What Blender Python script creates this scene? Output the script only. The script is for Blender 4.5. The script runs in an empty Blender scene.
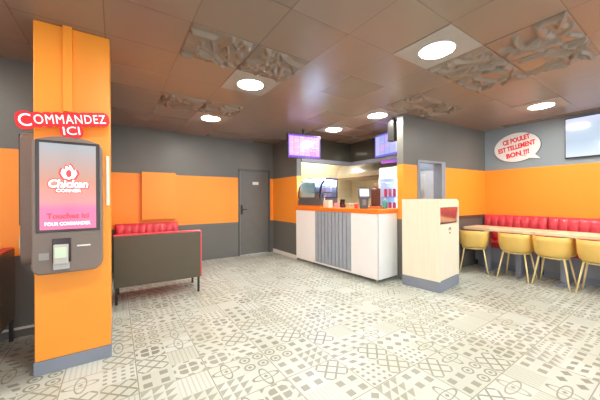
import bpy, math, random
from mathutils import Vector, Matrix
random.seed(7)
sc = bpy.context.scene
col = sc.collection
PI = math.pi
CH = 2.73          # ceiling height

# ------------------------------------------------------------------ node expression helper
class X:
    nt = None
    def __init__(s, v): s.v = v
    @staticmethod
    def m(op, *a):
        n = X.nt.nodes.new('ShaderNodeMath'); n.operation = op
        for i, q in enumerate(a):
            if isinstance(q, X): X.nt.links.new(q.v, n.inputs[i])
            else: n.inputs[i].default_value = float(q)
        return X(n.outputs[0])
    def __add__(s, o): return X.m('ADD', s, o)
    __radd__ = __add__
    def __sub__(s, o): return X.m('SUBTRACT', s, o)
    def __rsub__(s, o): return X.m('SUBTRACT', o, s)
    def __mul__(s, o): return X.m('MULTIPLY', s, o)
    __rmul__ = __mul__
    def __truediv__(s, o): return X.m('DIVIDE', s, o)
    def __lt__(s, o): return X.m('LESS_THAN', s, o)
    def __gt__(s, o): return X.m('GREATER_THAN', s, o)
def xabs(a): return X.m('ABSOLUTE', a)
def fract(a): return X.m('FRACT', a)
def xfloor(a): return X.m('FLOOR', a)
def xmax(a, b): return X.m('MAXIMUM', a, b)
def xmin(a, b): return X.m('MINIMUM', a, b)
def sqrt(a): return X.m('SQRT', a)

def new_mat(name):
    m = bpy.data.materials.new(name); m.use_nodes = True
    nt = m.node_tree; b = nt.nodes['Principled BSDF']; X.nt = nt
    return m, nt, b
def position(nt, kind='Position'):
    if kind == 'Position':
        src = nt.nodes.new('ShaderNodeNewGeometry').outputs['Position']
    else:
        src = nt.nodes.new('ShaderNodeTexCoord').outputs[kind]
    s = nt.nodes.new('ShaderNodeSeparateXYZ'); nt.links.new(src, s.inputs[0])
    return X(s.outputs[0]), X(s.outputs[1]), X(s.outputs[2]), src
def mixc(nt, fac, a, b):
    n = nt.nodes.new('ShaderNodeMix'); n.data_type = 'RGBA'
    if isinstance(fac, X): nt.links.new(fac.v, n.inputs[0])
    else: n.inputs[0].default_value = fac
    for i, q in ((6, a), (7, b)):
        if isinstance(q, (tuple, list)): n.inputs[i].default_value = (*q[:3], 1)
        else: nt.links.new(q, n.inputs[i])
    return n.outputs[2]
def noise(nt, scale, src=None, detail=3):
    n = nt.nodes.new('ShaderNodeTexNoise'); n.inputs['Scale'].default_value = scale; n.inputs['Detail'].default_value = detail
    if src is None: src = nt.nodes.new('ShaderNodeTexCoord').outputs['Object']
    nt.links.new(src, n.inputs['Vector'])
    return X(n.outputs['Fac'])
def mat(name, c, rough=.5, metal=0, var=.1, scale=6, bump=0, spec=.5, coat=0):
    m, nt, b = new_mat(name)
    f = noise(nt, scale)
    dark = tuple(q * (1 - var) for q in c); lite = tuple(min(1, q * (1 + var)) for q in c)
    nt.links.new(mixc(nt, f, dark, lite), b.inputs['Base Color'])
    b.inputs['Roughness'].default_value = rough; b.inputs['Metallic'].default_value = metal
    b.inputs['Specular IOR Level'].default_value = spec; b.inputs['Coat Weight'].default_value = coat
    if bump:
        bn = nt.nodes.new('ShaderNodeBump'); bn.inputs['Strength'].default_value = bump; bn.inputs['Distance'].default_value = .004
        nt.links.new(noise(nt, scale * 12).v, bn.inputs['Height']); nt.links.new(bn.outputs[0], b.inputs['Normal'])
    return m
def emit(name, c, s):
    m, nt, b = new_mat(name)
    b.inputs['Base Color'].default_value = (*c, 1); b.inputs['Emission Color'].default_value = (*c, 1)
    b.inputs['Emission Strength'].default_value = s
    return m
def glass(name, tint=(1, 1, 1), refl=.12):
    m = bpy.data.materials.new(name); m.use_nodes = True; nt = m.node_tree; nt.nodes.clear()
    o = nt.nodes.new('ShaderNodeOutputMaterial'); mx = nt.nodes.new('ShaderNodeMixShader'); mx.inputs[0].default_value = refl
    t = nt.nodes.new('ShaderNodeBsdfTransparent'); t.inputs[0].default_value = (*tint, 1)
    g = nt.nodes.new('ShaderNodeBsdfGlossy'); g.inputs['Roughness'].default_value = .04; g.inputs[0].default_value = (*tint, 1)
    nt.links.new(t.outputs[0], mx.inputs[1]); nt.links.new(g.outputs[0], mx.inputs[2]); nt.links.new(mx.outputs[0], o.inputs[0])
    return m

GREY = (.145, .146, .138); ORANGE = (.97, .335, .032)
def band_wall(name, lo, hi, grey=GREY, rough=.42):
    m, nt, b = new_mat(name)
    x, y, z, src = position(nt)
    f = noise(nt, 1.7, src)
    g = mixc(nt, f, tuple(q * .88 for q in grey), tuple(q * 1.12 for q in grey))
    o = mixc(nt, f, tuple(q * .97 for q in ORANGE), ORANGE)
    nt.links.new(mixc(nt, (z > lo) * (z < hi), g, o), b.inputs['Base Color'])
    b.inputs['Roughness'].default_value = rough
    bn = nt.nodes.new('ShaderNodeBump'); bn.inputs['Strength'].default_value = .08; bn.inputs['Distance'].default_value = .003
    nt.links.new(noise(nt, 60, src).v, bn.inputs['Height']); nt.links.new(bn.outputs[0], b.inputs['Normal'])
    return m

M = {}
M['wall_a'] = band_wall('painted wall with orange band', .80, 1.85)
M['wall_b'] = band_wall('painted nook wall with orange band', 1.0, 1.905)
M['wall_c'] = band_wall('painted dining wall with orange band', 1.0, 1.905, (.27, .33, .38))
M['grey'] = mat('grey paint', GREY, .45)
M['orange'] = mat('orange paint', ORANGE, .4, var=.03)
M['orange_lam'] = mat('orange laminate', (.92, .22, .02), .3, var=.03)
M['plinth'] = mat('grey blue plinth', (.23, .26, .33), .5)
M['white'] = mat('white laminate', (.90, .92, .95), .3, var=.03)
M['white_paint'] = mat('white paint', (.8, .8, .77), .5, var=.04)
M['slat'] = mat('grey blue slats', (.36, .41, .49), .45)
M['slat_gap'] = mat('slat backing', (.15, .18, .24), .6)
M['steel'] = mat('brushed steel', (.62, .60, .56), .28, .9)
M['dark_metal'] = mat('dark metal', (.03, .028, .026), .4, .3)
M['black_vinyl'] = mat('dark brown vinyl', (.085, .07, .045), .38, bump=.15)
M['red'] = mat('red vinyl', (.72, .06, .09), .32, bump=.08)
M['mustard'] = mat('mustard plastic', (.80, .53, .14), .38, var=.04)
M['mustard_leg'] = mat('mustard metal', (.86, .70, .34), .4, var=.04)
M['kiosk'] = mat('taupe kiosk plastic', (.20, .155, .135), .42)
M['bezel'] = mat('dark glass bezel', (.035, .02, .018), .12)
M['sign_red'] = mat('red acrylic', (.75, .015, .025), .3, var=.03)
M['sign_white'] = emit('white letters with added glow', (1, .95, .95), .35)  # letters are unlit; faint glow added to lift their dark shading
M['red_ink'] = mat('red lettering', (.80, .03, .03), .5, var=.03)
M['bubble'] = mat('white sign board', (.85, .86, .88), .4, var=.02)
M['black'] = mat('black plastic', (.02, .02, .022), .3)
M['soffit'] = mat('dark gloss fascia', (.055, .052, .04), .12)
M['fascia_trim'] = mat('grey blue trim', (.22, .24, .30), .45)
M['jamb'] = mat('grey door frame', (.28, .32, .38), .4)
M['jamb_light'] = mat('pale grey door', (.62, .67, .72), .4)
M['rail'] = mat('brown rail', (.12, .07, .05), .5)
M['lamp_panel'] = mat('white lamp panel', (.36, .33, .30), .5)
M['lamp'] = emit('warm lamp diffuser', (1, .95, .84), 76)
M['relief'] = mat('moulded brown tile', (.24, .188, .148), .2)

def wood(name, a, b_, axis=2):
    m, nt, b = new_mat(name)
    x, y, z, src = position(nt, 'Object')
    mp = nt.nodes.new('ShaderNodeMapping'); mp.inputs['Scale'].default_value = (22, 22, 1.2) if axis == 2 else (14, 1.2, 14)
    nt.links.new(src, mp.inputs[0])
    nt.links.new(mixc(nt, noise(nt, 1.5, mp.outputs[0], 5), a, b_), b.inputs['Base Color'])
    b.inputs['Roughness'].default_value = .42
    return m
M['beech'] = wood('pale beech laminate', (.80, .72, .55), (.90, .85, .73))
M['table'] = wood('pale table laminate', (.76, .62, .40), (.88, .76, .55), 1)

def floor_material():
    m, nt, b = new_mat('patterned cement tile')
    x, y, z, src = position(nt)
    u = (x - .595) / .2325; v = (y - .451) / .22075
    cx, cy = xfloor(u), xfloor(v)
    def rnd(off):
        c = nt.nodes.new('ShaderNodeCombineXYZ'); nt.links.new((cx + off).v, c.inputs[0]); nt.links.new(cy.v, c.inputs[1]); c.inputs[2].default_value = off
        w = nt.nodes.new('ShaderNodeTexWhiteNoise'); nt.links.new(c.outputs[0], w.inputs['Vector']); return X(w.outputs['Value'])
    r1, r2 = rnd(3.5), rnd(17.5)
    fu, fv = fract(u), fract(v)
    a, c = fu - .5, fv - .5
    A, C = xabs(a), xabs(c)
    a2, c2 = xabs(fract(fu * 2) - .5), xabs(fract(fv * 2) - .5)
    rad = sqrt(a * a + c * c); rad2 = sqrt(a2 * a2 + c2 * c2)
    lat = xmax(xabs(fract((fu + fv) * 2) - .5) < .10, xabs(fract((fu - fv) * 2) - .5) < .10)
    swirl = xmax(xabs(rad2 - .34) < .06, rad2 < .13)
    squares = xmax(a2, c2) < .25
    flower = xmax((rad < .37) * (A > .045) * (C > .045) * (xmax(A, C) < .31), xmax(((A + C) > .78), (xmax(A, C) > .40) * (xmin(A, C) < .10)))
    stripes = (fract(fu * 7) < .28) * .4
    a4, c4 = xabs(fract(fu * 4) - .5), xabs(fract(fv * 4) - .5)
    checks = xmax(a4, c4) < .23
    def ell(p, q):
        return xabs(sqrt(p * p / .2 + q * q / .022) - 1) < .11
    atom = xmax(xmax(ell(a, c), ell(c, a)), (rad2 > .6))
    diam = (a2 + c2) < .33
    par = (fract(fu * 2 + fv) < .5) * (fract(fv * 3) < .52)
    tri = (fract(fu * 3) < fract(fv * 3)) * (xabs(fract(fv * 3) - .5) < .42) * .8
    pats = [lat, swirl, squares, flower, stripes, checks, atom, diam, par, tri]
    idx = xfloor(r1 * len(pats)); tot = None
    for k, p in enumerate(pats):
        t = (xabs(idx - k) < .5) * p
        tot = t if tot is None else tot + t
    inner = (xmax(A, C) < .475)
    tot = tot * inner
    fade = noise(nt, 2.1, src) * .5 + .5
    base = mixc(nt, r2, (.48, .515, .46), (.545, .59, .56))
    ink = mixc(nt, rnd(31.5), (.15, .14, .10), (.215, .205, .16))
    colr = mixc(nt, tot * fade, base, ink)
    tu = xabs(fract(u * .5) - .5); tv = xabs(fract(v * .5) - .5)
    grout = xmax(tu, tv) > .4925
    colr = mixc(nt, grout * .9, colr, (.22, .20, .15))
    nt.links.new(colr, b.inputs['Base Color'])
    b.inputs['Roughness'].default_value = .38
    return m
M['floor'] = floor_material()

def ceiling_material():
    m, nt, b = new_mat('brown ceiling panels')
    x, y, z, src = position(nt)
    gx = xabs(fract((x - .5) / .568 + .5) - .5); gy = xabs(fract((y - .58) / .555 + .5) - .5)
    line = xmax(gx < .007, gy < .007)
    cc = nt.nodes.new('ShaderNodeCombineXYZ')
    nt.links.new(xfloor((x - .5) / .568).v, cc.inputs[0]); nt.links.new(xfloor((y - .58) / .555).v, cc.inputs[1])
    wn = nt.nodes.new('ShaderNodeTexWhiteNoise'); nt.links.new(cc.outputs[0], wn.inputs['Vector']); f = X(wn.outputs['Value'])
    c = mixc(nt, f, (.25, .188, .142), (.263, .20, .153))
    nt.links.new(mixc(nt, line * .55, c, (.10, .065, .045)), b.inputs['Base Color'])
    nt.links.new((f * .06 + .25).v, b.inputs['Roughness'])
    return m
M['ceiling'] = ceiling_material()

def tile_material():
    m, nt, b = new_mat('cream kitchen tile')
    x, y, z, src = position(nt)
    t = xmax(xmax(fract(x * 5) < .04, fract(y * 5) < .04), fract(z * 5) < .04)
    nt.links.new(mixc(nt, t, (.72, .64, .45), (.55, .48, .33)), b.inputs['Base Color']); b.inputs['Roughness'].default_value = .3
    return m
M['kitchen'] = tile_material()

def menu_material(name, cols, n, seed):
    m, nt, b = new_mat(name)
    x, y, z, src = position(nt, 'Generated')
    colid = xfloor(x * n); row = xfloor(z * 16)
    def wn(p, q, s):
        c = nt.nodes.new('ShaderNodeCombineXYZ')
        for i, e in enumerate((p, q)):
            if isinstance(e, X): nt.links.new(e.v, c.inputs[i])
        c.inputs[2].default_value = s
        w = nt.nodes.new('ShaderNodeTexWhiteNoise'); nt.links.new(c.outputs[0], w.inputs['Vector']); return X(w.outputs['Value'])
    r = wn(colid, 0, seed); r2 = wn(colid, row, seed + 3); r3 = wn(xfloor(x * n * 5), row, seed + 7)
    c = mixc(nt, r, cols[0], cols[1])
    c = mixc(nt, (r2 > .6) * (r3 > .35) * (fract(z * 16) < .55), c, cols[2])
    c = mixc(nt, (fract(x * n) < .05), c, cols[3])
    edge = xmax(xmax(x < .03, x > .97), xmax(z < .09, z > .93))
    c = mixc(nt, edge, c, cols[3])
    nt.links.new(c, b.inputs['Emission Color']); b.inputs['Emission Strength'].default_value = .5
    b.inputs['Base Color'].default_value = (.02, .02, .02, 1); b.inputs['Roughness'].default_value = .2
    return m
M['menu_pink'] = menu_material('pink menu display', [(1, .36, .85), (1, .62, .95), (.95, .95, .70), (.28, .08, .85)], 6, 2.0)
M['menu_blue'] = menu_material('lavender menu display', [(.40, .48, 1), (.72, .76, 1), (.9, .45, .85), (.22, .16, .80)], 5, 9.0)

def ramp_display(name, stops, strength, axis=2):
    m, nt, b = new_mat(name)
    p = position(nt, 'Generated')
    rp = nt.nodes.new('ShaderNodeValToRGB'); nt.links.new(p[axis].v, rp.inputs[0])
    cr = rp.color_ramp
    while len(cr.elements) < len(stops): cr.elements.new(.5)
    for e, (t, c) in zip(cr.elements, stops): e.position = t; e.color = (*c, 1)
    nt.links.new(rp.outputs[0], b.inputs['Emission Color']); b.inputs['Emission Strength'].default_value = strength
    b.inputs['Base Color'].default_value = (.03, .03, .03, 1); b.inputs['Roughness'].default_value = .12
    return m
M['kiosk_screen_reflection'] = ramp_display('kiosk display and reflection', [(0, (.95, .17, .36)), (.24, (.95, .18, .38)), (.32, (.85, .30, .30)), (.55, (.66, .28, .18)), (.70, (.55, .33, .27)), (1, (.38, .42, .45))], .62)  # pink is displayed; salmon and grey above it paint the room's reflection
M['tv_screen_reflection'] = ramp_display('television display and reflection', [(0, (.52, .60, .70)), (.4, (.36, .45, .56)), (.8, (.38, .46, .56)), (1, (.50, .50, .70))], .8)  # mostly a painted sky reflection, with violet screen art at the top
M['pos_screen'] = emit('lavender till screen', (.62, .62, 1), .5)
M['reader_screen'] = emit('green lcd', (.42, .50, .38), .35)
M['white_glow'] = emit('white screen letters', (1, .95, .95), .62)
M['red_glow'] = emit('red screen letters', (.85, .05, .06), .42)
M['case_light'] = emit('cool case light', (.75, .85, 1), 30.0)
M['fridge_light'] = emit('cool fridge light', (.7, .85, 1), 1.1)
M['purple'] = emit('purple strip light', (.36, .10, .55), .35)
M['case_glass'] = glass('blue tinted case glass', (.62, .80, 1), .2)
M['pane'] = glass('window glass', (.97, .98, .98), .06)

# ------------------------------------------------------------------ mesh builder
class MB:
    def __init__(s): s.v = []; s.f = []; s.smooth = False
    def add(s, vs, fs, T=None):
        n = len(s.v)
        s.v += [tuple(T @ Vector(p)) if T is not None else tuple(p) for p in vs]
        s.f += [tuple(i + n for i in f) for f in fs]; return s
    def box(s, x0, x1, y0, y1, z0, z1, T=None):
        vs = [(x, y, z) for x in (x0, x1) for y in (y0, y1) for z in (z0, z1)]
        return s.add(vs, [(0, 1, 3, 2), (4, 6, 7, 5), (0, 4, 5, 1), (2, 3, 7, 6), (0, 2, 6, 4), (1, 5, 7, 3)], T)
    def prism(s, poly, t0, t1, axis='y', T=None):
        """poly of (a,b): axis y -> (x,z); x -> (y,z); z -> (x,y)"""
        def P(a, b, t): return {'y': (a, t, b), 'x': (t, a, b), 'z': (a, b, t)}[axis]
        n = len(poly)
        vs = [P(a, b, t0) for a, b in poly] + [P(a, b, t1) for a, b in poly]
        fs = [tuple(range(n)), tuple(range(2 * n - 1, n - 1, -1))] + [(i, i + n, (i + 1) % n + n, (i + 1) % n) for i in range(n)]
        return s.add(vs, fs, T)
    def lathe(s, prof, c=(0, 0, 0), n=20, T=None):
        vs = [(c[0] + r * math.cos(2 * PI * k / n), c[1] + r * math.sin(2 * PI * k / n), c[2] + z) for r, z in prof for k in range(n)]
        fs = []
        for i in range(len(prof) - 1):
            for k in range(n):
                fs.append((i * n + k, i * n + (k + 1) % n, (i + 1) * n + (k + 1) % n, (i + 1) * n + k))
        fs.append(tuple(range(n - 1, -1, -1))); fs.append(tuple((len(prof) - 1) * n + k for k in range(n)))
        return s.add(vs, fs, T)
    def tube(s, pts, r, n=10):
        pts = [Vector(p) for p in pts]; vs = []; fs = []
        rr = r if isinstance(r, (list, tuple)) else [r] * len(pts)
        for i, p in enumerate(pts):
            d = (pts[min(i + 1, len(pts) - 1)] - pts[max(i - 1, 0)]).normalized()
            a = d.cross(Vector((0, 0, 1)) if abs(d.z) < .95 else Vector((1, 0, 0))).normalized(); b = d.cross(a)
            for k in range(n):
                t = 2 * PI * k / n; vs.append(p + (a * math.cos(t) + b * math.sin(t)) * rr[i])
        for i in range(len(pts) - 1):
            for k in range(n): fs.append((i * n + k, i * n + (k + 1) % n, (i + 1) * n + (k + 1) % n, (i + 1) * n + k))
        fs.append(tuple(range(n - 1, -1, -1))); fs.append(tuple((len(pts) - 1) * n + k for k in range(n)))
        return s.add(vs, fs)
    def build(s, name, material, parent=None, bevel=0, seg=2, smooth=False, loc=None):
        me = bpy.data.meshes.new(name); me.from_pydata(s.v, [], s.f); me.validate(); me.update()
        import bmesh
        bm = bmesh.new(); bm.from_mesh(me); bmesh.ops.recalc_face_normals(bm, faces=bm.faces); bm.to_mesh(me); bm.free()
        if smooth:
            for p in me.polygons: p.use_smooth = True
        o = bpy.data.objects.new(name, me); col.objects.link(o)
        me.materials.append(M[material] if isinstance(material, str) else material)
        if parent: o.parent = parent
        if loc: o.location = loc
        if bevel:
            md = o.modifiers.new('bevel', 'BEVEL'); md.width = bevel; md.segments = seg; md.limit_method = 'ANGLE'
        return o
def B(*a): return MB().box(*a)

def rrect(x0, x1, z0, z1, r, n=6):
    """rounded rectangle outline; r = (bl, br, tr, tl)"""
    if not isinstance(r, (tuple, list)): r = (r,) * 4
    out = []
    for (cx, cz, a0, q) in ((x0 + r[0], z0 + r[0], PI, r[0]), (x1 - r[1], z0 + r[1], 1.5 * PI, r[1]), (x1 - r[2], z1 - r[2], 0, r[2]), (x0 + r[3], z1 - r[3], .5 * PI, r[3])):
        for k in range(n + 1):
            t = a0 + .5 * PI * k / n; out.append((cx + q * math.cos(t), cz + q * math.sin(t)))
    return out

def text_geo(body, w, h=None, offset=0, extrude=.002, shear=0, space=1.0):
    """text outline mesh scaled to width w and height h, centred, lying in x-z, front towards -y"""
    cu = bpy.data.curves.new('t', 'FONT'); cu.body = body; cu.size = 1; cu.offset = offset; cu.shear = shear
    cu.extrude = .05; cu.space_character = space; cu.align_x = 'CENTER'; cu.resolution_u = 3
    ob = bpy.data.objects.new('t', cu); col.objects.link(ob)
    bpy.context.view_layer.update()
    me = ob.evaluated_get(bpy.context.evaluated_depsgraph_get()).to_mesh()
    vs = [v.co.copy() for v in me.vertices]; fs = [tuple(p.vertices) for p in me.polygons]
    ob.evaluated_get(bpy.context.evaluated_depsgraph_get()).to_mesh_clear()
    bpy.data.objects.remove(ob); bpy.data.curves.remove(cu)
    xs = [v.x for v in vs]; ys = [v.y for v in vs]
    cx, cy = (min(xs) + max(xs)) / 2, (min(ys) + max(ys)) / 2
    sx = w / (max(xs) - min(xs)); sy = h / (max(ys) - min(ys)) if h else sx
    return [((v.x - cx) * sx, -v.z / .05 * extrude, (v.y - cy) * sy) for v in vs], fs
def text(mb, body, w, h, at, rot=0, extrude=.002, offset=.01, shear=0, space=1.0):
    vs, fs = text_geo(body, w, h, offset, extrude, shear, space)
    return mb.add(vs, fs, Matrix.Translation(at) @ Matrix.Rotation(rot, 4, 'Y'))

def tag(o, label, cat, group=None):
    o['label'] = label; o['category'] = cat
    if group: o['group'] = group
    return o
def thing(name, label, cat, loc=(0, 0, 0), rz=0, group=None):
    o = bpy.data.objects.new(name, None); col.objects.link(o); o.empty_display_size = .1
    o.location = loc; o.rotation_euler = (0, 0, rz)
    return tag(o, label, cat, group)
def struct(o, label=None):
    o['kind'] = 'structure'
    if label: o['label'] = label
    return o
def dup(root, loc, rz, label, group=None):
    r = root.copy(); col.objects.link(r); r.location = loc; r.rotation_euler = (0, 0, rz); r['label'] = label
    if group: r['group'] = group
    def rec(src, dst):
        for ch in list(src.children):
            c = ch.copy(); col.objects.link(c); c.parent = dst; rec(ch, c)
    rec(root, r)
    return r

def wall(name, p, q, t, z0, z1, m, bevel=0):
    """wall from p to q (plan), thickness t to the far side (left of p->q)"""
    d = Vector((q[0] - p[0], q[1] - p[1])).normalized(); n = Vector((-d.y, d.x)) * t
    poly = [p, q, (q[0] + n.x, q[1] + n.y), (p[0] + n.x, p[1] + n.y)]
    return struct(MB().prism(poly, z0, z1, 'z').build(name, m, bevel=bevel))

# ------------------------------------------------------------------ the room
XL, XR, YF, YB = -3.2, 6.42, -1.7, 6.2
struct(B(XL - .2, 6.9, YF - .3, 6.9, -.1, 0).build('floor', 'floor'))
struct(B(XL - .2, 6.9, YF - .3, 6.9, CH, CH + .1).build('ceiling', 'ceiling'))
wall('wall_beside_pillar', (XL, 3.8), (-.10, 3.8), .15, 0, CH, 'wall_a')
wall('wall_behind_pillar', (-.10, 6.2), (-.10, 3.95), -.15, 0, CH, 'wall_a')
wall('wall_booth', (-.10, 6.10), (1.054, 6.10), .3, 0, CH, 'wall_a')
wb = MB()
wb.box(1.054, 2.40, YB, YB + .2, 0, CH).box(3.24, 3.6, YB, YB + .2, 0, CH).box(2.40, 3.24, YB, YB + .2, 2.04, CH)
struct(wb.build('wall_back', 'wall_a'))
wall('wall_side', (3.33, 6.2), (3.33, 5.09), .12, 0, CH, 'wall_a')
# dining nook wall, with its doorway
def mid_y(x): return 2.80 - (x - 3.92) * .18 / 2.50
def mid_piece(x0, x1, z0, z1):
    return [(x0, mid_y(x0)), (x1, mid_y(x1)), (x1, mid_y(x1) + .12), (x0, mid_y(x0) + .12)], z0, z1
wm = MB()
for pc in (mid_piece(3.92, 4.28, 0, CH), mid_piece(5.01, XR, 0, CH), mid_piece(4.28, 5.01, 1.99, CH)): wm.prism(*pc, 'z')
struct(wm.build('wall_nook', 'wall_b'))
wall('wall_dining', (XR, 3.0), (XR, YF), .2, 0, CH, 'wall_c')
wall('wall_street_side', (XL, YF), (XL, 3.95), .2, 0, CH, 'wall_a')
# shop front behind the camera: four big panes between posts
wf = MB().box(XL, XR, YF - .2, YF, 0, .12).box(XL, XR, YF - .2, YF, 2.6, CH)
NW = 4; ww = (XR - XL) / NW
for k in range(NW + 1):
    x = XL + k * ww; wf.box(x - .05, x + .05, YF - .2, YF, .12, 2.6)
struct(wf.build('wall_front', 'grey'))
for k in range(NW):
    x = XL + k * ww
    struct(B(x + .05, x + ww - .05, YF - .11, YF - .10, .12, 2.6).build('window_%d' % (k + 1), 'pane'))
# kitchen
wall('wall_kitchen_back', (3.45, 6.15), (6.2, 6.15), .15, 0, CH, 'kitchen')
wall('wall_kitchen_side', (6.05, 6.15), (6.05, 3.55), .15, 0, CH, 'kitchen')
wall('wall_kitchen_partition', (5.0, 3.55), (6.2, 3.55), .1, 0, CH, 'white_paint')
wall('wall_passage', (5.40, 3.55), (5.40, 2.87), .12, 0, CH, 'jamb')
so = MB().box(3.45, 4.97, 5.08, 5.2, 2.26, CH).box(4.97, 5.09, 3.5, 5.2, 2.26, CH)
struct(so.build('wall_fascia', 'soffit'))
st = MB().box(3.45, 4.985, 5.06, 5.2, 2.18, 2.26).box(4.95, 5.09, 3.5, 5.08, 2.18, 2.26)
struct(st.build('trim_1', 'fascia_trim'))
# skirtings and trims
struct(B(3.315, 3.33, 5.1, 6.2, 0, .085).build('baseboard_side', 'white_paint'))
bb = struct(B(XL, -.52, 3.785, 3.8, 0, .075).build('baseboard_near', 'grey'))
B(XL, -.52, 3.782, 3.8, .075, .095).build('white_strip', 'white_paint', bb)
poly = [(5.03, mid_y(5.03) - .018), (XR, mid_y(XR) - .018), (XR, mid_y(XR)), (5.03, mid_y(5.03))]
struct(MB().prism(poly, .94, 1.0, 'z').build('trim_2', 'rail'))
# grey door beside the booth
d = struct(B(2.44, 3.20, YB + .02, YB + .06, .01, 2.02).build('door_1', 'grey'))
fr = MB().box(2.40, 2.44, YB - .015, YB + .1, 0, 2.05).box(3.20, 3.24, YB - .015, YB + .1, 0, 2.05).box(2.40, 3.24, YB - .015, YB + .1, 2.02, 2.06)
fr.build('door_frame', mat('dark door frame', (.10, .10, .10), .4), d)
B(2.437, 2.452, YB + .004, YB + .02, .02, 2.02).build('edge_strip', mat('pale edge strip', (.45, .5, .62), .35), d)
h = MB().box(2.47, 2.51, YB, YB + .02, .98, 1.20); h.tube([(2.49, YB, 1.10), (2.49, YB - .05, 1.10), (2.60, YB - .05, 1.10)], .011); h.build('handle', 'black', d)
B(2.775, 2.93, YB + .012, YB + .02, 1.69, 1.76).build('door_plate', 'white_paint', d)
# passage doorway
dj = MB()
for x0, x1, z0, z1 in ((4.265, 4.30, 0, 1.99), (4.30, 4.93, 1.97, 2.0)):
    dj.prism([(x0, mid_y(x0) - .02), (x1, mid_y(x1) - .02), (x1, mid_y(x1) + .14), (x0, mid_y(x0) + .14)], z0, z1, 'z')
dj.prism([(4.92, mid_y(4.92) - .02), (5.03, mid_y(5.03) - .02), (5.03, mid_y(5.03) + .14), (4.92, mid_y(4.92) + .14)], 0, 2.0, 'z')
dfr = struct(dj.build('trim_3', 'jamb'))
d2 = struct(B(5.365, 5.395, 3.05, 3.42, .01, 1.93).build('door_2', 'jamb_light'))
f2 = MB().box(5.35, 5.40, 2.96, 3.05, 0, 1.98).box(5.35, 5.40, 3.42, 3.46, 0, 1.98).box(5.35, 5.40, 2.96, 3.46, 1.93, 1.99)
f2.build('door_frame', 'jamb', d2)
B(5.357, 5.365, 3.31, 3.40, 1.3, 1.85).build('door_notice', 'white_paint', d2)
MB().tube([(5.365, 3.09, 1.02), (5.32, 3.09, 1.02), (5.32, 3.18, 1.02)], .01).build('handle', 'black', d2)

# orange pillar
pl = struct(B(-.52, -.04, 2.87, 3.53, .105, CH).build('wall_pillar', 'orange', bevel=.006))
B(-.525, -.035, 2.865, 3.535, 0, .105).build('plinth', 'plinth', pl)
B(-.345, -.285, 2.835, 2.87, 2.05, CH).build('cable_duct', 'orange', pl, bevel=.004)
B(-.068, -.046, 2.852, 2.87, 1.30, 1.72).build('white_trunking', 'white_paint', pl, bevel=.003)

# ------------------------------------------------------------------ ordering kiosks on the pillar
def make_kiosk():
    r = thing('ordering_kiosk', 'tall taupe self-order kiosk on the front of the orange pillar, screen lit red and pink', 'kiosk', (-.303, 2.87, .79))
    W = .212
    prof = rrect(-W, W, 0, 1.0, (.055, .075, .03, .03))
    k = [i for i, p in enumerate(prof)]
    top = [(W * math.cos(t) , 0) for t in ()]
    # bulged top edge
    out = []
    for (x, z) in prof:
        if z > .95: z = z + .045 * (1 - (x / W) ** 2)
        out.append((x, z))
    arc = []
    i_tr = max(i for i, p in enumerate(prof) if p[0] > 0 and p[1] > .99)
    for j in range(1, 8):
        x = (W - .03) * (1 - 2 * j / 8); arc.append((x, 1.0 + .045 * (1 - (x / W) ** 2)))
    out = out[:i_tr + 1] + arc + out[i_tr + 1:]
    MB().prism(out, -.12, 0, 'y').build('housing', 'kiosk', r, bevel=.012, seg=3)
    B(-.185, .195, -.127, -.118, .315, 1.005).build('bezel', 'bezel', r, bevel=.003)
    s = B(-.163, .171, -.130, -.1265, .335, .985).build('screen', 'kiosk_screen_reflection', r)
    t = MB()
    text(t, 'Chicken', .235, .062, (.004, -.132, .682), 0, .001, .03, .15); text(t, 'CORNER', .15, .026, (.004, -.132, .630), 0, .001, .03)
    t.build('logo_lettering', 'white_glow', s); t = MB()
    text(t, 'POUR COMMANDER', .27, .026, (.0, -.132, .378), 0, .001, .02)
    fl = [(0, .0), (.035, .012), (.052, .05), (.042, .085), (.033, .07), (.02, .105), (.006, .125), (.002, .10), (-.018, .115), (-.022, .08), (-.04, .09), (-.05, .05), (-.033, .012)]
    t.build('white_lettering', 'white_glow', s)
    fm = MB().prism([(x * .95 + .004, .715 + z * .9) for x, z in fl], -.1325, -.1305, 'y').build('flame_mark', 'white_glow', s)
    t = MB()
    text(t, 'Chicken', .25, .080, (.004, -.1308, .682), 0, .0004, .07, .15); text(t, 'CORNER', .165, .040, (.004, -.1308, .630), 0, .0004, .07)
    MB().prism([(x * 1.25 + .004, .702 + z * 1.15) for x, z in fl], -.1312, -.1305, 'y').build('flame_outline', 'red_glow', s)
    t.build('logo_outline', 'red_glow', s); t = MB()
    text(t, 'Touchez ici', .25, .042, (.0, -.132, .437), 0, .001, .03)
    MB().prism([(.004 + .022 * math.cos(a) * .8, .76 + .03 * math.sin(a)) for a in [2 * PI * q / 14 for q in range(14)]], -.1335, -.1328, 'y').build('flame_centre', 'red_glow', s)
    t.build('red_lettering', 'red_glow', s)
    c = B(-.095, .015, -.128, -.118, .085, .265).build('terminal_recess', 'bezel', r, bevel=.003)
    e = B(-.085, .002, -.165, -.128, .075, .225).build('card_terminal', mat('silver plastic', (.50, .49, .46), .35), r, bevel=.008)
    B(-.076, -.008, -.169, -.164, .125, .205).build('terminal_screen', 'reader_screen', e)
    B(-.088, .008, -.150, -.118, .035, .085).build('keypad', mat('grey keypad', (.45, .45, .46), .4), e, bevel=.004)
    B(-.172, -.112, -.127, -.118, .11, .165).build('badge_reader', mat('grey reader', (.30, .29, .28), .4), r, bevel=.003)
    B(.05, .135, -.124, -.118, .195, .207).build('receipt_slot', 'white_paint', r, bevel=.002)
    return r
kiosk = make_kiosk()
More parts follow.
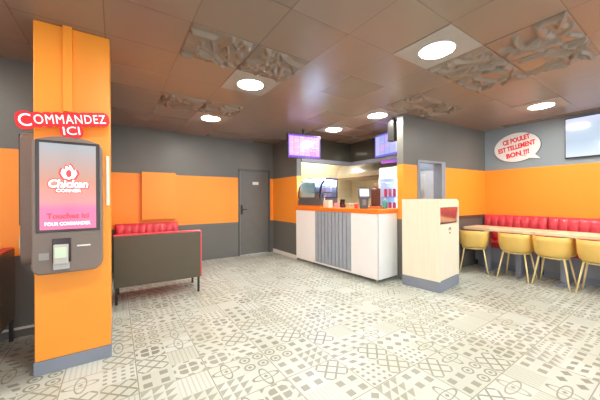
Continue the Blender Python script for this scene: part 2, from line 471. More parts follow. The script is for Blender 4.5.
k2 = dup(kiosk, (-.521, 3.29, .808), -PI / 2, 'second taupe ordering kiosk seen edge-on, on the shaded flank of the orange pillar')
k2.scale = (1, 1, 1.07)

sg = thing('order_sign', 'red cut-out sign reading COMMANDEZ ICI above the kiosk screen', 'sign', (-.322, 2.765, 1.80))
sg.scale = (.95, 1, 1)
rot = -math.radians(8.0)
def sign_text(mb, off, ex, y):
    gx = lambda x, z: (x * math.cos(rot) + z * math.sin(rot) , y, .165 + z * math.cos(rot) - x * math.sin(rot))
    text(mb, 'C', .072, .090, gx(-.236, -.004), rot, ex, off); text(mb, 'OMMANDEZ', .455, .068, gx(.043, 0), rot, ex, off, 0, 1.12)
    text(mb, 'ICI', .105, .062, gx(.030, -.088), rot, ex, off)
m1 = MB(); sign_text(m1, -.002, .003, -.018); m1.build('lettering', 'sign_white', sg)
m1 = MB()
nb = [0]
def blob(cx, cz, w, h_):
    nb[0] += 1; e = nb[0] * .0004
    a = Matrix.Translation((cx * math.cos(rot) + cz * math.sin(rot), 0, .165 + cz * math.cos(rot) - cx * math.sin(rot))) @ Matrix.Rotation(rot, 4, 'Y')
    m1.prism(rrect(-w / 2, w / 2, -h_ / 2, h_ / 2, min(w, h_) * .44), -.008 - e, .006 + e, 'y', a)
blob(-.236, -.004, .112, .135)
for k, x in enumerate((-.165, -.105, -.045, .015, .070, .125, .175, .220, .250)): blob(x, 0, .095, .112)
blob(.030, -.088, .15, .105)
m1.build('red_backing', 'sign_red', sg)
MB().tube([(.03, .0, .10), (.03, .0, .035)], .008).build('post', 'steel', sg)

# ------------------------------------------------------------------ booth benches
def cushion_back(w, z0, z1, y0, y1, n):
    """tufted backrest: n puffed columns, two rows; front towards +y"""
    mb = MB(); N = n * 8; R = 14
    vs = []; fs = []
    for j in range(R + 1):
        v = j / R
        for i in range(N + 1):
            u = i / N; cu = abs(math.sin(PI * u * n)) ** .5; cv = min(1, 4 * v, 4 * (1 - v)) ** .5
            dim = .018 * math.exp(-(((u * n) % 1 - 0) ** 2 + 0) * 60) * math.exp(-((v - .6) / .08) ** 2)
            vs.append((-w / 2 + w * u, y0 + (y1 - y0) * (.35 + .65 * cv * (.72 + .28 * cu)) - dim, z0 + (z1 - z0) * v))
    for j in range(R):
        for i in range(N): a = j * (N + 1) + i; fs.append((a, a + 1, a + N + 2, a + N + 1))
    nb = len(vs)
    vs += [(-w / 2, y0, z0), (w / 2, y0, z0), (w / 2, y0, z1), (-w / 2, y0, z1)]
    fs.append((nb, nb + 3, nb + 2, nb + 1))
    fs.append(tuple([nb, nb + 1] + [N - i for i in range(N + 1)]))
    fs.append(tuple([nb + 2, nb + 3] + [R * (N + 1) + i for i in range(N + 1)]))
    fs.append(tuple([nb + 3, nb] + [j * (N + 1) for j in range(R + 1)]))
    fs.append(tuple([nb + 1, nb + 2] + [j * (N + 1) + N for j in range(R, -1, -1)]))
    return mb.add(vs, fs)
def make_bench(label, loc, rz, group=None):
    r = thing('booth_bench', label, 'bench', loc, rz, group)
    w = 1.06
    B(-w / 2, w / 2, 0, .035, .215, .875).build('back_panel', 'black_vinyl', r, bevel=.006)
    p = MB(); p.tube([(-w / 2, .018, .884), (w / 2, .018, .884), (w / 2 + .006, .018, .875), (w / 2 + .006, .018, .22)], .011); p.build('piping', 'red', r)
    cushion_back(w - .02, .42, .895, .035, .15, 9).build('backrest', 'red', r, smooth=True)
    MB().prism(rrect(.06, .56, .32, .45, .035), -w / 2, w / 2, 'x').build('seat', 'red', r, bevel=.01)
    B(-w / 2, w / 2, .035, .54, .24, .32).build('seat_base', 'black_vinyl', r)
    for x in (-w / 2 + .03, w / 2 - .03):
        for y in (.02, .50): B(x - .014, x + .014, y - .014, y + .014, 0, .24).build('leg', 'dark_metal', r)
    return r
bench = make_bench('booth bench turning its plain dark red-piped back to the room, next to the pillar', (.50, 4.18, 0), -math.radians(2.5))
dup(bench, (.52, 6.08, 0), PI, 'tufted red bench against the orange wall, only its backrest showing over the dark bench')
dup(bench, (-.815, 3.22, 0), PI / 2, 'dark bench end with red top cut by the photo edge, beside the kiosk pillar')

# orange cover panel on the wall
pn = tag(B(.41, 1.01, 6.02, 6.10, .955, 1.875).build('cover_panel', 'orange', bevel=.004), 'raised orange square cover panel on the wall above the red bench', 'panel')

# ------------------------------------------------------------------ service counter
RZ = math.radians(3.32)
ct = thing('service_counter', 'white service counter with orange top and grey slatted middle', 'counter', (3.416, 2.90, 0), RZ)
B(.02, .74, .02, 2.15, .06, 1.10).build('carcass', 'white', ct)
B(0, .02, 0, .568, .055, 1.10).build('front_panel', 'white', ct, bevel=.002)
B(0, .02, 1.53, 2.17, .055, 1.10).build('front_panel', 'white', ct, bevel=.002)
B(.0, .74, 0, .02, .055, 1.10).build('side_panel', 'white', ct, bevel=.002)
sl = B(.008, .02, .568, 1.53, .09, 1.10).build('slat_backing', 'slat_gap', ct)
for k in range(10):
    y0 = .572 + k * .0958
    B(-.012, .008, y0, y0 + .078, .09, 1.10).build('slat', 'slat', ct, bevel=.003)
B(0, .02, .568, 1.53, .055, .09).build('bottom_rail', 'white', ct)
B(-.02, .78, -.02, 2.17, 1.10, 1.168).build('worktop', 'orange_lam', ct, bevel=.004)
for x in (.06, .68):
    for y in (.08, .9, 1.7): MB().lathe([(.02, 0), (.02, .06)], (x, y, 0), 12).build('foot', 'steel', ct)
CM = Matrix.Translation((3.416, 2.90, 0)) @ Matrix.Rotation(RZ, 4, 'Z')
def on_counter(x, y, z=1.168):
    p = CM @ Vector((x, y, z)); return (p.x, p.y, p.z)

# refrigerated case on the counter
dc = thing('display_case', 'curved glass refrigerated display case on the orange counter, lit blue-white', 'display case', on_counter(.03, 1.42), RZ)
dl, dd = .72, .50
B(0, dd, 0, dl, 0, .035).build('stripe', 'orange_lam', dc)
MB().prism([(0, .035), (dd, .035), (dd, .19), (.03, .19)], 0, dl, 'y').build('base', mat('dark grey plastic', (.10, .10, .105), .4), dc, bevel=.004)
curve = [(.005 + .17 * (1 - math.cos(t)), .20 + .37 * math.sin(t)) for t in [PI / 2 * k / 8 for k in range(9)]]
inner = [(x + .006, z - .004) for x, z in curve]
MB().prism(curve + inner[::-1], .0, dl, 'y').build('curved_glass', 'case_glass', dc, smooth=False)
for y0 in (0, dl - .016):
    fr = MB(); fr.prism([(x - .004, z + .004) for x, z in curve] + [(x + .022, z - .018) for x, z in curve][::-1], y0 - .003, y0 + .016, 'y')
    fr.box(.17, dd, y0 - .003, y0 + .016, .555, .585); fr.box(dd - .02, dd, y0 - .003, y0 + .016, .19, .58); fr.box(.0, dd, y0 - .003, y0 + .016, .19, .205)
    fr.build('end_frame', 'black', dc)
B(.175, dd, .0, dl, .585, .60).build('roof', mat('blue case roof', (.10, .14, .30), .3), dc, bevel=.003)
MB().prism([p for p in curve] + [(dd - .02, .57), (dd - .02, .20)], .004, .008, 'y').build('end_glass', glass('clear case glass', (.85, .9, 1), .08), dc)
B(dd - .012, dd, .016, dl - .016, .20, .57).build('back_doors', mat('pale case back', (.75, .78, .85), .3), dc)
B(.16, dd - .03, .02, dl - .02, .560, .572).build('light_strip', 'case_light', dc)
for z, x0 in ((.31, .05), (.43, .12)): B(x0, dd - .02, .02, dl - .02, z, z + .008).build('shelf', 'steel', dc)
cup_c = [(.85, .85, .88), (.80, .45, .55), (.55, .60, .80)]
cupm = [mat('cup colour %d' % i, c, .4) for i, c in enumerate(cup_c)]
n = 0
for zi, z in enumerate((.19, .318, .438)):
    for k, xx in enumerate((.20, .28, .36)):
        for yy in (.07, .2):
            o = MB().lathe([(.026, 0), (.03, .05), (.033, .09)], (0, 0, 0), 14).build('dessert_cup', cupm[(k + zi) % 3], smooth=False, loc=on_counter(.03 + xx, 1.42 + yy, 1.168 + z + .001))
            tag(o, 'small %s dessert cup on the %s of the glass display case' % (('white', 'pink', 'lilac')[(k + zi) % 3], ('floor', 'lower shelf', 'upper shelf')[zi]), 'cup', 'dessert cups in the display case')

# small things on the counter top
def small(name, mb, m, label, cat, x, y, rz=0, group=None, bevel=.004, smooth=False, z=1.168):
    o = mb.build(name, m, bevel=bevel, smooth=smooth); o.location = on_counter(x, y, z); o.rotation_euler = (0, 0, RZ + rz)
    return tag(o, label, cat, group)
carton = mat('white carton', (.80, .78, .72), .5)
small('carton', B(-.05, .05, -.075, .075, 0, .15), carton, 'white cardboard carton on the counter before the display case', 'box', .14, 1.29)
small('napkin_dispenser', B(-.04, .04, -.04, .04, 0, .09), mat('pink card', (.80, .38, .42), .5), 'small pink box beside the white carton on the counter', 'box', .22, 1.13)
cm = thing('card_machine', 'dark brown upright device behind the small pink box on the counter', 'device', on_counter(.36, 1.12), RZ)
B(-.05, .05, -.04, .04, 0, .06).build('base', mat('dark brown plastic', (.07, .035, .025), .4), cm, bevel=.006)
MB().prism([(-.045, .05), (.03, .05), (.045, .16), (-.02, .16)], -.035, .035, 'y').build('head', 'bezel', cm, bevel=.006)
o = thing('sauce_bottle', 'cream squeeze bottle on the counter against the display case', 'bottle', on_counter(.13, 1.385), 0)
MB().lathe([(.026, 0), (.028, .12), (.012, .15)], n=16).build('body', carton, o, smooth=True); MB().lathe([(.012, .15), (.005, .2)], n=12).build('nozzle', carton, o)
for k, (x, y, c, nm) in enumerate(((.45, 1.25, (.55, .62, .50), 'greenish'), (.50, 1.11, (.78, .77, .68), 'cream'), (.45, .98, (.42, .55, .40), 'leaf green'))):
    o = thing('food_tub', '%s plastic tub on the counter between display case and till' % nm, 'tub', on_counter(x, y), RZ)
    tm = mat('%s tub' % nm, c, .4)
    MB().lathe([(.045, 0), (.055, .07)], n=18).build('tub', tm, o); MB().lathe([(.058, .07), (.058, .082)], n=18).build('lid', carton, o)
o = thing('sauce_cup', 'red and white paper cup next to the till on the counter', 'cup', on_counter(.2, .625), RZ)
MB().lathe([(.028, 0), (.036, .08)], n=16).build('cup', mat('red cup', (.75, .08, .05), .4), o); MB().lathe([(.037, .08), (.037, .1)], n=16).build('lid', carton, o)
# till
tl = thing('till_terminal', 'dark grey card till with lit lavender screen on the orange counter', 'till', on_counter(.20, .45), RZ - math.radians(38))
dk = mat('charcoal plastic', (.075, .08, .09), .4)
MB().prism([(-.065, .0), (.065, .0), (.08, .20), (-.08, .20)], -.05, .03, 'y').build('stand', dk, tl, bevel=.01)
tilt = Matrix.Translation((0, -.035, .26)) @ Matrix.Rotation(-math.radians(12), 4, 'X')
hd = MB().box(-.10, .10, -.02, .02, -.085, .095, tilt).build('head', dk, tl, bevel=.008)
MB().box(-.078, .078, -.024, -.0195, -.05, .07, tilt).build('screen', 'pos_screen', hd)
B(-.03, .03, -.056, -.05, .06, .16).build('keypad', mat('grey keys', (.2, .22, .22), .5), tl)
small('tray', MB().prism(rrect(-.07, .07, -.11, .11, .02), 0, .03, 'z'), mat('red orange tray', (.80, .16, .04), .4), 'small red-orange tray behind the till on the counter', 'tray', .40, .36)
bt = thing('green_bottle', 'teal green bottle standing by the till on the counter', 'bottle', on_counter(.45, .2), 0)
gm = mat('teal plastic', (.03, .30, .26), .25)
MB().lathe([(.033, 0), (.035, .02), (.035, .11), (.015, .15)], n=18).build('body', gm, bt, smooth=True); MB().lathe([(.016, .15), (.014, .18)], n=12).build('cap', 'white', bt)
# drinks machine behind the counter
wt = thing('back_worktop', 'steel worktop at the back of the kitchen under the hood', 'worktop', (5.7, 4.78, 0))
B(-.32, .3, -1.07, 1.3, .86, .92).build('top', 'steel', wt, bevel=.004)
B(-.28, .28, -1.06, 1.28, .05, .86).build('cabinet', mat('steel cabinet', (.5, .5, .5), .35, .7), wt)
for y in (-1.0, 1.2): B(-.25, .25, y - .03, y + .03, 0, .05).build('foot', 'dark_metal', wt)
mach = thing('coffee_grinder', 'tall dark brown coffee machine behind the till', 'machine', on_counter(.56, .47), RZ)
bm_ = mat('dark brown gloss', (.10, .05, .04), .25)
B(-.08, .08, -.075, .075, 0, .05).build('base', bm_, mach, bevel=.008)
MB().prism(rrect(-.06, .06, .05, .36, .02), -.06, .06, 'y').build('body', bm_, mach, bevel=.006)
MB().lathe([(.03, .36), (.05, .40), (.052, .45), (.04, .455)], n=18).build('hopper', mat('smoked hopper', (.30, .22, .15), .2), mach)
# hood
hdm = MB().prism([(5.25, 1.86), (6.0, 1.86), (6.0, 2.6), (5.7, 2.6), (5.25, 2.02)], 3.75, 5.95, 'y')
hood = thing('extractor_hood', 'long brushed steel extractor hood over the kitchen worktop', 'hood', (5.6, 4.85, 1.86))
hdm.v = [(x - 5.6, y - 4.85, z - 1.86) for x, y, z in hdm.v]; hdm.build('canopy', 'steel', hood)
B(-.36, -.345, -1.1, 1.1, .0, .05).build('drip_edge', mat('bronze edge', (.25, .18, .11), .35, .6), hood)
# kitchen notices
tag(B(-.12, .12, -.006, 0, 0, .3).build('paper_notice', carton, loc=(4.72, 6.148, 1.45)), 'white paper notice on the cream kitchen wall beside the display case', 'notice')
tag(B(-.10, .10, -.012, 0, 0, .2).build('switch_box', mat('tan plastic', (.5, .38, .2), .5), loc=(4.72, 6.148, 1.2)), 'small tan box below the white notice on the kitchen wall', 'box')
# drinks fridge
fg = thing('drinks_fridge', 'upright white drinks fridge lit inside, behind the counter by the wall end', 'fridge', (4.62, 3.30, 0))
fg.scale = (1, .86, 1)
fgh = 1.98
cb = MB().box(.02, .55, 0, .03, .03, fgh).box(.02, .55, .67, .70, .03, fgh).box(.52, .55, 0, .70, .03, fgh).box(.02, .55, 0, .70, .03, .25).box(.02, .55, 0, .70, fgh - .2, fgh)
cb.build('cabinet', 'white', fg, bevel=.003)
B(.505, .52, .03, .67, .25, fgh - .2).build('light_panel', 'fridge_light', fg)
B(.06, .5, 0, .7, 0, .03).build('plinth', 'black', fg)
B(.0, .02, .02, .68, fgh - .19, fgh - .01).build('header', 'white', fg)
for z in (.7, 1.08, 1.36): B(.06, .5, .03, .67, z, z + .015).build('shelf', mat('blue shelf strip', (.25, .40, .75), .4), fg)
dr = MB().box(0, .02, 0, .04, .25, 1.78).box(0, .02, .66, .70, .25, 1.78).box(0, .02, .04, .66, .25, .29).box(0, .02, .04, .66, 1.74, 1.78).build('door', 'white', fg)
B(.008, .012, .04, .66, .29, 1.74).build('pane', glass('fridge glass', (.9, .95, 1), .08), dr)
canm = mat('red drink can', (.78, .03, .06), .3)
for z in (1.095, 1.375):
    for k in range(4):
        o = thing('drink_can', 'red drink can on the %s shelf of the lit fridge' % ('lower' if z < 1.2 else 'upper'), 'can', (4.62 + .12, 3.30 + .19 + k * .108, z), 0, 'red cans in the drinks fridge')
        MB().lathe([(.028, 0), (.033, .01), (.033, .155), (.026, .165)], n=14).build('can_body', canm, o)
        MB().lathe([(.026, .165), (.025, .168)], n=14).build('can_lid', 'steel', o)
tag(B(-.02, .02, -.3, .3, -.03, .03).build('purple_light', 'purple', loc=(4.98, 3.82, 2.15)), 'purple strip light under the fascia above the drinks fridge', 'light')

# ------------------------------------------------------------------ screens
def hung_screen(name, label, p, q, z0, z1, m, group=None):
    """screen from p to q in plan (seen from the room p is at its own right-hand side)"""
    p, q = Vector(p), Vector(q); c = (p + q) / 2; d = q - p; w = d.length; rz = math.atan2(d.y, d.x)
    r = thing(name, label, 'screen', (c.x, c.y, z0), rz)
    hh = z1 - z0
    B(-w / 2, w / 2, .0, .05, 0, hh).build('frame', 'black', r, bevel=.004)
    B(-w / 2 + .012, w / 2 - .012, -.003, .0, .012, hh - .012).build('display', m, r)
    MB().tube([(0, .07, hh - .1), (0, .07, CH - z0)], .018).build('ceiling_pole', 'dark_metal', r)
    B(-.08, .08, .05, .075, hh - .2, hh - .05).build('bracket', 'dark_metal', r)
    return r
hung_screen('menu_screen', 'hanging menu screen glowing pink and violet above the far end of the counter', (2.75, 4.52), (3.47, 4.41), 2.14, 2.615, 'menu_pink')
hung_screen('menu_screen', 'hanging menu screen glowing lavender blue, half hidden by the wall end', (4.55, 3.94), (4.42, 3.20), 2.18, 2.66, 'menu_blue')
sb = thing('wall_speaker', 'narrow dark box hung high at the end of the grey nook wall', 'speaker', (3.98, 3.03, 2.33))
B(-.06, .05, -.05, .08, 0, .36).build('housing', mat('dark taupe plastic', (.03, .025, .02), .8), sb, bevel=.006)
B(-.066, -.06, -.04, .07, .02, .34).build('grille', 'black', sb)
B(.0, .03, .0, .03, .36, .40).build('bracket', 'dark_metal', sb)
tv = thing('television', 'wide wall television with pale blue reflection painted into its display on the grey dining wall', 'television', (6.42, .775, 2.0), -PI / 2)
B(-.60, .60, -.06, -.02, 0, .675).build('frame', 'black', tv, bevel=.004)
B(-.588, .588, -.063, -.06, .02, .663).build('display', 'tv_screen_reflection', tv)
B(-.2, .2, -.02, 0, .2, .5).build('wall_mount', 'dark_metal', tv)

# speech bubble sign on the dining wall
bs = thing('speech_bubble_sign', 'white speech bubble sign with red French lettering on the grey wall', 'sign', (6.42, 2.07, 2.31), -PI / 2)
def bubble(s, t):
    ang = math.radians(5)
    pts = []
    N = 48; gap = math.radians(-52); gw = math.radians(9)
    for k in range(N + 1):
        a = gap + gw + (2 * PI - 2 * gw) * k / N
        pts.append((.365 * s * math.cos(a), .275 * s * math.sin(a)))
    pts.append((.345 + (s - 1) * .2, -.285 - (s - 1) * .2))
    return [(x * math.cos(ang) - z * math.sin(ang), x * math.sin(ang) + z * math.cos(ang)) for x, z in pts]
MB().prism(bubble(1.0, 0), -.03, -.012, 'y').build('board', 'bubble', bs)
MB().prism(bubble(1.025, 0), -.012, -.0, 'y').build('edge', mat('dark sign edge', (.08, .08, .09), .5), bs)
tx = MB(); ra = -math.radians(11)
text(tx, 'CE POULET', .44, .095, (.0, -.032, .145), ra, .003, .04, .1); text(tx, 'EST TELLEMENT', .60, .095, (.0, -.032, .01), ra, .003, .04, .1)
text(tx, 'BON !!!', .37, .095, (.02, -.032, -.125), ra, .003, .04, .1)
tx.box(.07, .16, -.034, -.030, -.172, -.162)
tx.build('lettering', 'red_ink', bs)

# ------------------------------------------------------------------ waste station
bn = thing('waste_station', 'pale beech bin station with grey plinth against the wall end', 'bin', (3.787, 2.12, 0), math.radians(6))
w_, d_ = .68, .572
MB().prism(rrect(0, d_, .155, 1.33, (0, 0, .012, .012)), 0, .02, 'x').build('side_panel', 'beech', bn)
MB().prism(rrect(0, d_, .155, 1.33, (0, 0, .012, .05)), w_ - .02, w_, 'x').build('side_panel', 'beech', bn)
B(.02, w_ - .02, d_ - .02, d_, .155, 1.33).build('back_panel', 'beech', bn)
B(.02, w_ - .02, .02, d_ - .02, .155, .17).build('base_panel', 'beech', bn)
B(.0, w_, .004, d_, 0, .155).build('plinth', 'plinth', bn)
B(.02, w_ - .02, .0, d_ - .02, 1.21, 1.228).build('tray_shelf', 'beech', bn)
B(.02, w_ - .02, .03, .05, .97, 1.21).build('flap_recess', 'black', bn)
MB().box(.03, w_ - .03, -.006, .006, -.11, .11, Matrix.Translation((0, .02, 1.095)) @ Matrix.Rotation(math.radians(5), 4, 'X')).build('flap', mat('polished copper flap', (.62, .40, .33), .14, .85), bn)
dd2 = B(.022, w_ - .022, .0, .018, .165, .965).build('door', 'beech', bn, bevel=.002)
em = MB()
for a in range(3):
    t = 2 * PI * a / 3
    em.prism([(w_ / 2 + .04 * math.cos(t + q) , .87 + .055 * math.sin(t + q)) for q in (.0, .55, 1.1)] + [(w_ / 2 + .02 * math.cos(t + q), .87 + .03 * math.sin(t + q)) for q in (1.1, .55, 0)], -.003, .0, 'y')
em.build('recycling_mark', 'rail', dd2)
tag(MB().lathe([(.028, 0), (.034, .05)], n=14).build('paper_cup', 'red_ink', loc=(3.885, 2.20, 1.229)), 'small red cup standing in the niche of the beech bin station', 'cup')

# ------------------------------------------------------------------ dining tables, chairs, banquettes
def make_table(label, loc, L):
    r = thing('dining_table', label, 'table', loc, 0, 'long tables by the red banquette')
    MB().prism(rrect(-.275, .275, -L / 2, L / 2, .015), .765, .81, 'z').build('tabletop', 'table', r, bevel=.004)
    for y in (-L / 2 + .28, L / 2 - .28):
        B(.02, .10, y - .04, y + .04, .03, .765).build('leg', 'plinth', r, bevel=.004)
        B(-.18, .22, y - .05, y + .05, 0, .03).build('foot', 'plinth', r, bevel=.004)
    return r
make_table('pale wood dining table nearest the corner, under the speech bubble', (5.675, 2.06, 0), 1.03)
make_table('pale wood dining table under the television, cut off by the photo edge', (5.675, .98, 0), 1.10)

def make_chair(label, loc, rz, group):
    r = thing('tub_chair', label, 'chair', loc, rz, group)
    # polar shell: t = 0 at the back (-y), rim falls to the seat lip at the front
    A_, R_ = 48, 12; vs = []; fs = []
    def rim(t):
        c = math.cos(t)      # 1 back, -1 front
        s = max(0, min(1, (c + .55) / .8)); s = s * s * (3 - 2 * s)
        return .015 + .28 * s
    vs.append((0, .0, .452))
    for j in range(1, R_ + 1):
        v = j / R_
        for k in range(A_):
            t = 2 * PI * k / A_
            sx, sy = math.sin(t), -math.cos(t)
            e = 2.7; q = (abs(sx) ** e + abs(sy) ** e) ** (-1 / e)
            if v < .6:
                rr = v / .6 * .80; z = .452 + .012 * (v / .6) ** 3
            else:
                w = (v - .6) / .4; rr = .80 + .20 * (1 - (1 - w) ** 2.2); z = .464 + rim(t) * (w ** 1.25)
            vs.append((sx * q * rr * .233, sy * q * rr * .245, z))
    for k in range(A_): fs.append((0, 1 + k, 1 + (k + 1) % A_))
    for j in range(R_ - 1):
        for k in range(A_):
            a = 1 + j * A_ + k; b = 1 + j * A_ + (k + 1) % A_; fs.append((a, a + A_, b + A_, b))
    sh = MB().add(vs, fs).build('shell', 'mustard', r, smooth=True)
    md = sh.modifiers.new('thick', 'SOLIDIFY'); md.thickness = .014; md.offset = 0
    ring = MB(); pts = [(.175 * math.cos(a), .165 * math.sin(a), .436) for a in [2 * PI * k / 24 for k in range(25)]]
    ring.tube(pts, .011, 8); ring.build('under_frame', 'mustard_leg', r, smooth=True)
    for x, y in ((-1, -1), (1, -1), (-1, 1), (1, 1)):
        MB().tube([(x * .145, y * .125, .438), (x * .215, y * .19, 0)], [.0125, .010]).build('leg', 'mustard_leg', r, smooth=True)
    return r
G = 'mustard chairs at the long table'
chair = make_chair('mustard tub chair second from the corner, back to the room at the long table', (5.555, 1.80, 0), -PI / 2, G)
dup(chair, (5.555, 1.33, 0), -PI / 2, 'mustard tub chair at the seam between the two tables, third from the corner', G)
dup(chair, (5.555, .84, 0), -PI / 2, 'mustard tub chair fourth from the corner, cut by the photo edge', G)
dup(chair, (5.46, 2.42, 0), -PI / 2 + math.radians(24), 'mustard tub chair in the corner, turned and partly behind the beech bin', G)

def make_banquette(label, loc, L):
    r = thing('banquette', label, 'bench', loc, PI / 2, 'red banquettes along the dining wall')     # local +y = into the room
    cushion_back(L - .01, .50, 1.0, .0, .12, 8).build('backrest', 'red', r, smooth=True)
    MB().prism(rrect(.02, .50, .40, .50, .03), -L / 2 + .005, L / 2 - .005, 'x').build('seat', 'red', r, bevel=.008)
    B(-L / 2, L / 2, .03, .46, .12, .40).build('base', mat('grey base board', (.26, .29, .36), .5), r)
    B(-L / 2 + .02, L / 2 - .02, .03, .40, 0, .12).build('kick_plate', 'plinth', r)
    return r
for (yc, L, lab) in ((2.105, 1.0, 'red tufted banquette section in the corner below the speech bubble'), (1.08, 1.02, 'red tufted banquette section starting below the television'), (.03, 1.02, 'red tufted banquette section at the picture edge, beyond the television')):
    make_banquette(lab, (6.41, yc, 0), L)

# ------------------------------------------------------------------ ceiling fittings
CXg = lambda i: .5 + .568 * i
CYg = lambda j: .58 + .555 * j
def make_lamp(label, i, j):
    r = thing('ceiling_light', label, 'ceiling light', (CXg(i) + .284, CYg(j) + .2775, CH), 0, 'round ceiling downlights')
    B(-.278, .278, -.272, .272, -.006, 0).build('panel', 'lamp_panel', r)
    MB().lathe([(.150, -.010), (.150, -.006)], n=32).build('diffuser', 'lamp', r)
    t = MB(); t.tube([(.153 * math.cos(a), .153 * math.sin(a), -.008) for a in [2 * PI * k / 32 for k in range(33)]], .006, 6); t.build('rim', 'white_paint', r)
    return r
lamp = make_lamp('biggest round ceiling light in its square panel, over the middle of the floor', 3, 1)
def put_lamp(label, i, j): return dup(lamp, (CXg(i) + .284, CYg(j) + .2775, CH), 0, label, 'round ceiling downlights')
put_lamp('round ceiling light beside the moulded ceiling tiles, toward the pillar', 1, 4)
put_lamp('round ceiling light nearest the orange wall with the door', 1, 7)
put_lamp('round ceiling light over the counter by the nook wall end', 5, 4)
put_lamp('round ceiling light over the far end of the counter by the pink menu screen', 5, 6)
put_lamp('round ceiling light over the chairs and speech bubble', 8, 1)
for i, j in ((-1, 1), (-4, 3), (1, -2), (7, -2)):
    put_lamp('round ceiling light outside the picture, over the shop front end of the room', i, j)
for i, j in ((9, 9),): pass
# kitchen lamp (hidden by the fascia)
kl = thing('kitchen_light', 'fluorescent batten on the kitchen ceiling behind the fascia', 'light', (4.6, 5.7, CH))
B(-.6, .6, -.05, .05, -.05, -.0).build('housing', 'white_paint', kl); B(-.58, .58, -.04, .04, -.06, -.05).build('tube', emit('kitchen tube', (1, .92, .75), 52), kl)

pl2 = thing('passage_fill_light', 'small light added on the passage ceiling to brighten the passage', 'light', (4.9, 3.25, CH))  # added lamp, put in to brighten the passage
MB().lathe([(.13, -.03), (.14, 0)], n=24).build('housing', 'white_paint', pl2); MB().lathe([(.12, -.035), (.12, -.03)], n=24).build('diffuser', emit('passage fill lamp', (.95, .97, 1), 60), pl2)

def relief_mesh(seed):
    rnd = random.Random(seed); N = 60
    segs = []
    for _ in range(19):
        a = rnd.uniform(0, PI); cx, cy = rnd.uniform(-.26, .26), rnd.uniform(-.26, .26); L = rnd.uniform(.16, .42)
        segs.append((cx, cy, math.cos(a), math.sin(a), L / 2, rnd.uniform(.016, .034), rnd.uniform(.016, .042), rnd.uniform(-1.6, 1.6)))
    def h(x, y):
        m = 0
        for cx, cy, ux, uy, L, w, a, k in segs:
            s = (x - cx) * ux + (y - cy) * uy; t = -(x - cx) * uy + (y - cy) * ux - k * s * s
            if abs(s) < L and abs(t) < w: m = max(m, a * (1 - (t / w) ** 2) ** .5 * min(1, (L - abs(s)) / .03))
        e = min(.278 - abs(x), .272 - abs(y)); return .004 + m * min(1, max(0, e) / .02)
    mb = MB(); vs = []; fs = []
    for j in range(N + 1):
        for i in range(N + 1):
            x = -.278 + .556 * i / N; y = -.272 + .544 * j / N; vs.append((x, y, -h(x, y)))
    for j in range(N):
        for i in range(N): a = j * (N + 1) + i; fs.append((a, a + 1, a + N + 2, a + N + 1))
    n0 = len(vs); vs += [(-.278, -.272, 0), (.278, -.272, 0), (.278, .272, 0), (-.278, .272, 0)]
    fs.append((n0, n0 + 1, n0 + 2, n0 + 3))
    fs.append(tuple([n0, n0 + 1] + [N - i for i in range(N + 1)])); fs.append(tuple([n0 + 2, n0 + 3] + [N * (N + 1) + i for i in range(N + 1)]))
    fs.append(tuple([n0 + 3, n0] + [j * (N + 1) for j in range(N + 1)])); fs.append(tuple([n0 + 1, n0 + 2] + [j * (N + 1) + N for j in range(N, -1, -1)]))
    return mb.add(vs, fs)
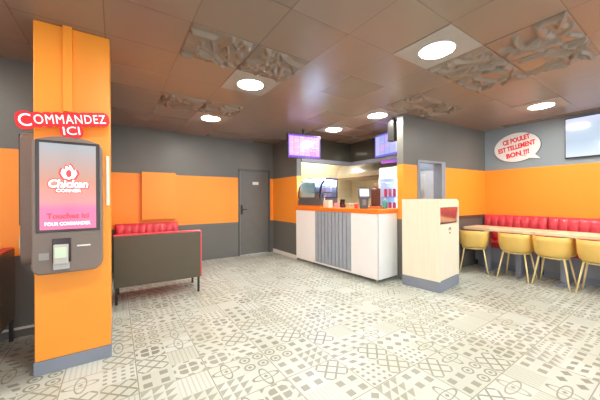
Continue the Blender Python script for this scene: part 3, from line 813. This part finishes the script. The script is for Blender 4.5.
rel = [((0, 3), 'moulded brown ceiling tile of woven ribs, nearest the top of the orange pillar'),
       ((1, 3), 'moulded brown ceiling tile touching the light nearest the pillar'),
       ((0, 6), 'moulded brown ceiling tile deep in the room before the door wall, on its pillar side'),
       ((1, 6), 'moulded brown ceiling tile touching the light nearest the door wall'),
       ((0, 1), 'moulded brown ceiling tile cut off by the top edge of the photo'),
       ((4, 1), 'moulded brown ceiling tile touching the biggest ceiling light'),
       ((5, 1), 'moulded brown ceiling tile two squares beyond the biggest light toward the dining wall'),
       ((4, 0), 'moulded brown ceiling tile at the inner top corner of the block of four'),
       ((5, 0), 'moulded brown ceiling tile at the outer top corner of the block of four'),
       ((5, 3), 'moulded brown ceiling tile against the end of the nook wall'),
       ((6, 3), 'moulded brown ceiling tile along the nook wall above the doorway')]
for k, ((i, j), lab) in enumerate(rel):
    yc = CYg(j) + .2775
    o = relief_mesh(40 + k).build('relief_ceiling_tile', 'relief', smooth=True, loc=(CXg(i) + .284, yc, CH))
    if j == 3 and i >= 5: o.location.y = 2.70 - .30
    tag(o, lab, 'ceiling tile', 'moulded relief tiles in the ceiling')

# ------------------------------------------------------------------ daylight, camera
w = bpy.data.worlds.new('World'); sc.world = w; w.use_nodes = True
bg = w.node_tree.nodes['Background']; bg.inputs[0].default_value = (.93, .97, 1, 1); bg.inputs[1].default_value = 1.55
for k in range(NW):
    la = bpy.data.lights.new('daylight_portal', 'AREA'); la.shape = 'RECTANGLE'; la.size = ww - .1; la.size_y = 2.48
    lo = bpy.data.objects.new('daylight_portal', la); col.objects.link(lo)
    lo.location = (XL + (k + .5) * ww, YF - .25, 1.36); lo.rotation_euler = (PI / 2, 0, 0)
    la.cycles.is_portal = True
YAW, ROLL = .5905, -.0052
f = Vector((math.sin(YAW), math.cos(YAW), 0)); r0 = Vector((math.cos(YAW), -math.sin(YAW), 0)); u0 = Vector((0, 0, 1))
r = r0 * math.cos(ROLL) + u0 * math.sin(ROLL); u = -r0 * math.sin(ROLL) + u0 * math.cos(ROLL)
cam = bpy.data.cameras.new('camera'); co = bpy.data.objects.new('camera', cam); col.objects.link(co)
mw = Matrix((r, u, -f)).transposed().to_4x4(); mw.translation = (0, 0, 1.35); co.matrix_world = mw
cam.sensor_width = 36; cam.lens = 274.75 / 600 * 36; cam.shift_y = -1.54 / 600; cam.clip_start = .05
sc.camera = co
sc.view_settings.view_transform = 'Standard'; sc.view_settings.look = 'None'; sc.view_settings.gamma = 1
sc.view_settings.use_curve_mapping = False; sc.view_settings.exposure = 0.95
sc.cycles.use_denoising = True
sc.cycles.max_bounces = 8; sc.cycles.diffuse_bounces = 5
sc.cycles.sample_clamp_indirect = 6
